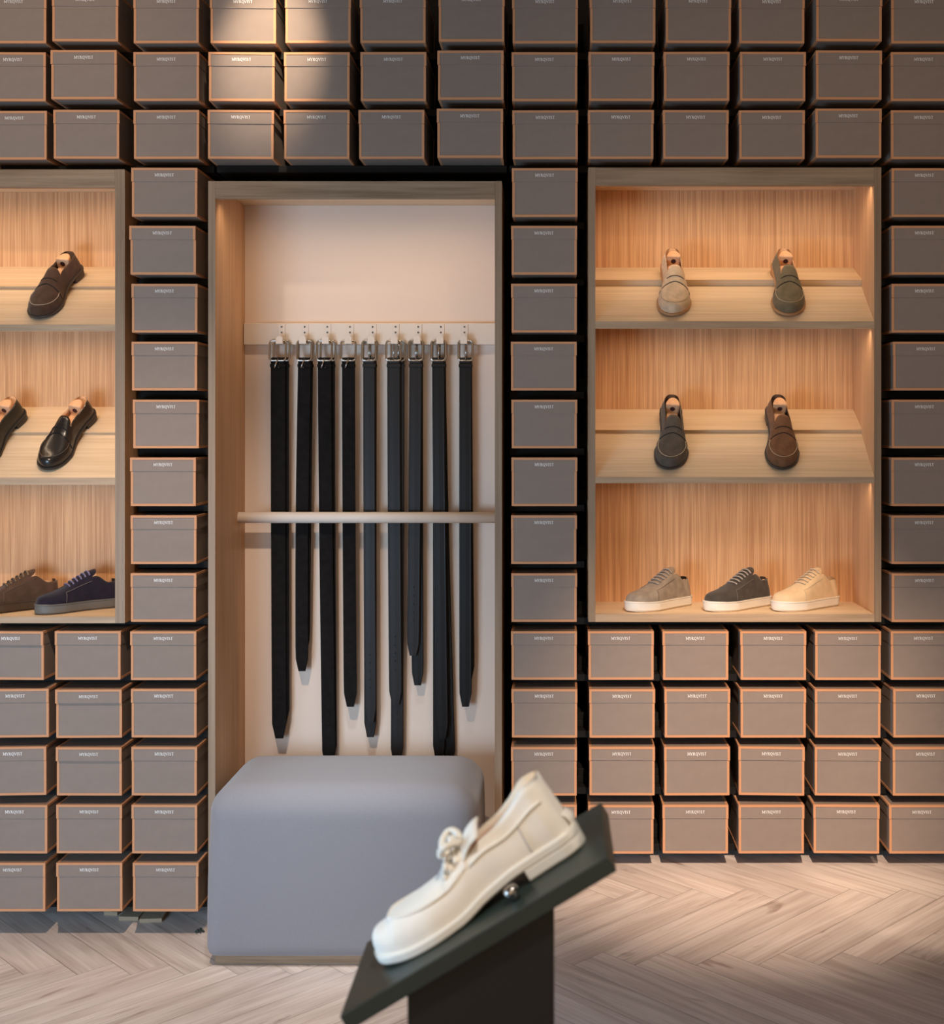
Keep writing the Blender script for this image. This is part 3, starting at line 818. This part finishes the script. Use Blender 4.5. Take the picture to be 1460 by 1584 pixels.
def sneaker(label, up, sole, lace, stitch, loc, yaw, side, tabm=None, L=.280):
    t = root('sneaker', label, 'sneaker', loc)
    s = Last(L=L, B=.051, side=side, toe_cap=.33, toe_e=2.2, heel_cap=.12,
             base=([0,.1,.25,.42,.58,.72,.85,1],[.70,.74,.74,.76,.88,1.0,1.0,.96]),
             sole=([0,1],[.022,.022]), crown=([.22,.32,.42,.55,.66,.78,.9,1.0],[.108,.102,.089,.069,.051,.039,.032,.024]),
             topline=([0,.1,.2,.28,.36],[.063,.060,.058,.066,.081]), throat=.36, bulge=.07, a1=.46, boxy=.66)
    s.upper([up, M_tan], t)
    s.loft(0, 1, .0035, lambda q: 0.0 + (.004*max(0,(q-.85)/.15)**2), lambda q: .0335+ .002*max(0,(q-.8)/.2), flare=.002, n=64).build('sole', sole, t, angle=32)
    s.loft(0, 1, .0046, lambda q: .0300, lambda q: .0335, n=64).build('foxing_line', sole, t, angle=32)
    for k in range(6):
        tc = .375+.048*k; am = .36-.012*k
        s.line([(tc-.008+.016*(i/12) , -am+2*am*i/12) for i in range(13)], .0029, lace, t, 'lace', off=.0032, n=6)
    # eyestay: raised facing on both sides of the laces
    for sg in (-1, 1):
        s.band(lambda a: .375, lambda a: .70, min(sg*.30, sg*.60), max(sg*.30, sg*.60), .0012, up, t, 'eyestay', n=6, k=14)
        s.line([(.37+.32*i/16, sg*(.60-.10*(i/16)**2)) for i in range(17)], .0008, stitch, t, 'stitching', off=.0016)
        s.line([(.69+.02*i/8, sg*(.50+.47*i/8)) for i in range(9)], .0009, stitch, t, 'stitching', off=.0008)
    rows = []
    for i in range(9):
        z = s.zf(0)+.030+.036*i/8
        rows.append([(math.sin(q)*.017, s.y(.0)-.012*(i/8)*.8+.0015-.012*(1-math.cos(q))-.004, z) for q in [-.9+1.8*j/8 for j in range(9)]])
    MB().grid(rows).build('heel_tab', tabm or up, t, smooth=True)
    place(t, loc, 0, yaw)
    return t

C_taupe = suede('taupe_suede', (206,180,150)); C_olive = suede('olive_suede', (112,100,78))
C_char = suede('charcoal_suede', (86,78,70)); C_brown = suede('brown_suede', (112,78,54), .22)
C_dbrown = suede('dark_brown_suede', (78,57,44)); C_navy = suede('navy_suede', (34,29,40))
C_dkgrey = suede('dark_grey_suede', (70,63,57)); C_grey = suede('grey_suede', (146,130,114), .2)
C_beige = suede('beige_suede', (216,186,148), .06)
M_calf = mat('black_calf', (36,31,28), .24, spec=.6); M_pebble = mat('pebbled_leather', (40,36,30), .35, spec=.5, bump=.5, bscale=420)
M_stitch = mat('pale_thread', (190,172,146), .8); M_dstitch = mat('dark_thread', (92,80,66), .8)
M_tansole = mat('tan_sole', (176,130,88), .6); M_dsole = mat('dark_sole', (62,54,48), .5); M_blksole = mat('black_sole', (40,37,35), .45)
M_gsole = mat('grey_sole', (104,100,94), .6); M_brsole = mat('brown_rubber', (70,52,36), .6)
M_lace_g = mat('grey_lace', (150,138,128), .9); M_lace_p = mat('violet_grey_lace', (112,104,136), .9)
M_lace_b = mat('beige_lace', (206,182,152), .9); M_lace_br = mat('brown_lace', (112,92,72), .9)
M_stp = mat('grey_thread', (110,104,100), .8)
M_dlin = mat('dark_suede_lining', (74,54,42), .9)
M_tabblk = mat('black_tab', (28,25,24), .7)

L1 = 'light taupe suede loafer at left on the upper slanted shelf, right cabinet'
L2 = 'olive suede loafer at right on the upper slanted shelf, right cabinet'
L3 = 'charcoal suede loafer at left on the lower slanted shelf, right cabinet'
L4 = 'brown suede loafer at right on the lower slanted shelf, right cabinet'
L5 = 'dark brown suede loafer alone on the upper shelf of left cabinet'
L6 = 'smooth black leather loafer on the lower shelf of left cabinet'
L7 = 'pebbled dark leather loafer cut off by the left photo edge'
TREE = {L1: ('light taupe loafer',), L2: ('olive suede loafer',), L3: ('charcoal suede loafer',), L4: ('brown suede loafer, right cabinet',),
        L5: ('dark brown suede loafer, left cabinet',), L6: ('smooth black leather loafer',), L7: ('pebbled loafer at the photo edge',)}
def on_shelf(px_, s, dy=0.0):
    """middle of the foot on a slanted shelf: s = (front up y px, back y px)"""
    zf, zb = wz(s[0]), wz(s[1], 4.16); slope = (zb-zf)/.16
    y = 4.132+dy; return (wx(px_, y), y, zf+slope*(y-4.0)+.004), math.degrees(math.atan(slope))
SH_R1, SH_R2, SH_L1, SH_L2 = (497,446), (738,673), (502,450), (739,675.5)
for lab, px_, sh, up, so, st, yaw, side in (
    (L1, 1038, SH_R1, C_taupe, M_tansole, M_stitch, -4, 1), (L2, 1212.5, SH_R1, C_olive, M_tansole, M_stitch, -3.5, 1),
    (L3, 1035, SH_R2, C_char, M_dsole, M_stitch, -6, 1), (L4, 1203, SH_R2, C_brown, M_dsole, M_stitch, -3.5, 1),
    (L5, 90, SH_L1, C_dbrown, M_dsole, M_stitch, -9, -1), (L6, 107, SH_L2, M_calf, M_blksole, M_dstitch, -13, -1), (L7, -3, SH_L2, M_pebble, M_blksole, M_dstitch, -13, -1)):
    loc, pitch = on_shelf(px_, sh)
    loafer(lab, up, so, st, loc, pitch+2, yaw, side, lining=M_dlin if lab in (L3, L4, L5) else None)
zR, zL = wz(950), wz(954)
N1 = 'grey suede sneaker with white sole, leftmost in right cabinet'
N2 = 'charcoal suede sneaker with white sole, middle in right cabinet'
N3 = 'beige suede sneaker with white sole, rightmost in right cabinet'
N4 = 'navy suede sneaker with violet laces and grey sole, left cabinet'
N5 = 'dark brown suede sneaker with brown sole, cut by left photo edge'
sneaker(N1, C_grey, M_rubber, M_lace_g, M_dstitch, (wx(1018, 4.14), 4.14, zR), -49, 1, M_tabblk)
sneaker(N2, C_dkgrey, M_rubber, M_lace_g, M_stp, (wx(1140, 4.14), 4.14, zR), -53, 1)
sneaker(N3, C_beige, M_rubber, M_lace_b, M_stitch, (wx(1245, 4.14), 4.14, zR), -55, 1)
sneaker(N4, C_navy, M_gsole, M_lace_p, M_stp, (wx(121, 4.14), 4.14, zL), -44, -1)
sneaker(N5, C_dbrown, M_brsole, M_lace_br, M_dstitch, (wx(26, 4.14), 4.14, zL), -46, -1)

# ------------------------------------------------------------------ display stand and the white moccasin
DN = 1.38; TY = .200
ax, az = wx(525, DN), wz(1573, DN); bx, bz = wx(940, DN), wz(1325, DN)
ang = math.atan2(bz-az, bx-ax); TL = math.hypot(bx-ax, bz-az)
st = root('display_stand', 'dark green display stand with tilted tray, foreground', 'display stand', (-.083, DN+.10, HR))
ML = Matrix.Translation((ax-st.location.x, DN-st.location.y, az-st.location.z)) @ Matrix.Rotation(-ang, 4, 'Y')
MB().box(0, TL, 0, TY, -.0195, 0, 0, ML).build('tray', M_green, st, bevel=.0012)
pl, pr = wx(630, DN+.012), wx(857, DN+.012)
pm = MB(); yy0, yy1 = DN+.012, DN+.17
def zt_at(x): return az + (x-ax)*math.tan(ang) - .0195/math.cos(ang) + .001
V = []
for y in (yy0, yy1):
    for x, z in ((pl, HR), (pr, HR), (pr, zt_at(pr)), (pl, zt_at(pl))): V.append((x-st.location.x, y-st.location.y, z-st.location.z))
pm.v = V; pm.f = [(0,1,2,3),(7,6,5,4)]+[(i,4+i,4+(i+1)%4,(i+1)%4) for i in range(4)]; pm.m = [0]*6
pm.build('post', M_post, st, bevel=.001)
km = MB()
prof = [(.0,.0),(.006,0),(.006,.006),(.009,.009),(.009,.014),(.006,.017),(0,.0175)]
km.grid([[tuple(ML @ Vector((TL*.655+r*math.cos(2*PI*k/16), .036+r*math.sin(2*PI*k/16), z))) for k in range(16)] for r, z in prof], 0, close_u=True)
kn = km.build('support_knob', M_steel, st, smooth=True); kn['label'] = 'small polished knob standing on the tray'

C_white = suede('white_suede', (240,232,220), .03)
M_wsole = mat('white_rubber', (236,230,218), .5); M_wlace = mat('cream_lace', (240,232,218), .8); M_wline = mat('grey_seam', (186,184,182), .8)
M_lintan = mat('amber_lining', (214,140,76), .7); M_lincream = mat('cream_lining', (236,218,194), .8)
t = root('moccasin', 'cream white lace-up moccasin resting on the tilted display tray', 'moccasin')
s = Last(L=.300, B=.050, side=1, toe_cap=.30, toe_e=2.3, heel_cap=.10, curve=.008,
         base=([0,.1,.25,.42,.58,.72,.85,1],[.62,.67,.68,.70,.86,1.0,1.0,.96]),
         sole=([0,.27,.45,.6,.8,1],[.016,.016,.010,.001,.0,.006]), thick=.010,
         crown=([.26,.36,.46,.56,.68,.78,.86,.895,.93,1.0],[.078,.070,.059,.051,.046,.043,.040,.033,.031,.027]),
         topline=([0,.08,.2,.32,.44],[.080,.079,.065,.053,.049]), throat=.46, bulge=.07, a1=.48, boxy=.66)
s.upper([C_white, M_lincream, M_lintan], t, floor=2, ni=32)
s.loft(0, 1, .0035, s.zb, lambda q: s.zf(q)+.0025, n=64).build('sole', M_wsole, t, angle=32)
s.loft(0, .27, .003, lambda q: 0.0, lambda q: s.zb(q)+.002, n=28).build('heel', M_wsole, t, angle=32)
pts = []
for i in range(41):
    th = PI*i/40; a = -.60*math.cos(th); pts.append((.50+.385*math.sin(th)**.7, a*(1-.06*math.sin(th))))
s.line(pts, .0022, C_white, t, 'apron_seam', off=.001, n=6)
# collar lace running round the opening just below the topline
def wallpt(tt_, a, off): 
    p = s.wall(tt_, a); c = Vector((s.c(tt_), p.y, p.z)); d = (p-c)
    return p + (d.normalized()*off if d.length > 1e-6 else Vector((0,off,0)))
for sg in (-1, 1):
    mb = MB(); mb.tube([wallpt(.05+.40*i/20, sg*.66, .0012) for i in range(21)], .0018, 6); mb.build('collar_lace', M_wlace, t, smooth=True)
    mb = MB(); mb.tube([wallpt(.20, sg*(.66+.30*i/8), .0006) for i in range(9)], .0008, 5); mb.build('side_seam', M_wline, t, smooth=True)
s.band(lambda a: .468, lambda a: .60-.02*abs(a), -.62, .62, .0024, C_white, t, 'facing', n=20, k=8)
# flared tongue rising out of the opening
rows = []
for i in range(9):
    f = i/8; row = []
    for j in range(13):
        a = -1+2*j/12; w = .027+.010*f
        tt_ = .47-.125*f
        row.append((s.c(.4)+a*w, s.y(tt_) - .004*abs(a)**2, s.zf(.42)+.050+.022*f**1.0-.016*a*a*(1-.35*f)+.006*math.sin(f*PI)))
    rows.append(row)
o = MB().grid(rows).build('tongue', [C_white], t, smooth=True)
sm = o.modifiers.new('solid', 'SOLIDIFY'); sm.thickness = .004; sm.offset = 1
for k in range(3):
    tc = .485+.036*k
    s.line([(tc-.008+.016*(i/12), -.42+.84*i/12) for i in range(13)], .0034, M_wlace, t, 'lace', off=.0044, n=6)
c0 = Vector(s.closed(.47, 0, .008))
for sg in (-1, 1):
    lp = [c0 + Vector((sg*(.030*math.sin(PI*k/10)**.6*(1.0 if k < 6 else .85)+.002), -.006+.020*math.cos(PI*k/10)*.7, .012*math.sin(PI*k/10)-.004*k/10)) for k in range(11)]
    mb = MB(); mb.tube(lp, .0046, 8); mb.build('bow_loop', M_wlace, t, smooth=True)
    e = [c0 + Vector((sg*(.004+.026*k/8), -.016*k/8-.004, -.020*(k/8)**1.5+.004)) for k in range(9)]
    mb = MB(); mb.tube(e, .0036, 7); mb.build('lace_end', M_wlace, t, smooth=True)
mb = MB(); mb.tube([c0+Vector((-.007,0,.003)), c0+Vector((0,0,.0065)), c0+Vector((.007,0,.003))], [.0045,.0065,.0045], 8); mb.build('knot', M_wlace, t, smooth=True)
rows = []
for i in range(7):
    z = s.zb(0)+.006+.026*i/6
    rows.append([(math.sin(q)*.020, s.y(.0)+.006*math.sin(PI*i/6)-.014*(1-math.cos(q)), z) for q in [-1.1+2.2*j/10 for j in range(11)]])
MB().grid(rows).build('heel_tab', C_white, t, smooth=True)
# the toe points down the tray (towards -X), sole along the tray
MT = Matrix.Translation((ax, DN, az)) @ Matrix.Rotation(-ang, 4, 'Y') @ Matrix.Translation((TL*.522, .096, .0005)) @ Matrix.Rotation(math.radians(-90+2), 4, 'Z') @ Matrix.Scale(.925, 4)
t.matrix_basis = MT

# ------------------------------------------------------------------ small things on the floor
for (pa, pb, yb_, dd, rz, lab) in ((183, 214, 1424, .10, -4, 'chipboard offcut on the floor under left boxes, middle of three'),
                            (216, 250, 1427, .09, 4, 'chipboard offcut on the floor under left boxes, rightmost of three'),
                            (160, 182, 1416, .08, -8, 'chipboard offcut on the floor under left boxes, leftmost of three')):
    d = F*CZ/(yb_-VY); xa, xb = wx(pa, d), wx(pb, d)
    o = MB().box(-(xb-xa)/2, (xb-xa)/2, 0, dd, 0, .013).build('wood_offcut', M_chip, bevel=.0006)
    o.location = ((xa+xb)/2, d, 0); o.rotation_euler = (0,0,math.radians(rz))
    tag(o, lab, 'wood offcut', 'chipboard offcuts on the floor')
d = F*CZ/(1443-VY); mb = MB(); rs = random.Random(3)
for k in range(7):
    a = rs.random()*PI*2; r1 = .006+.010*rs.random()
    mb.tube([(0,0,.004), (math.cos(a)*r1*.5, math.sin(a)*r1*.5, .010+.004*rs.random()), (math.cos(a)*r1, math.sin(a)*r1, .003)], .0026, 6)
o = mb.build('crumpled_scrap', M_scrap, smooth=True); o.location = (wx(309, d), d, 0)
tag(o, 'tiny dark crumpled scrap on the floor left of the pouf', 'scrap')
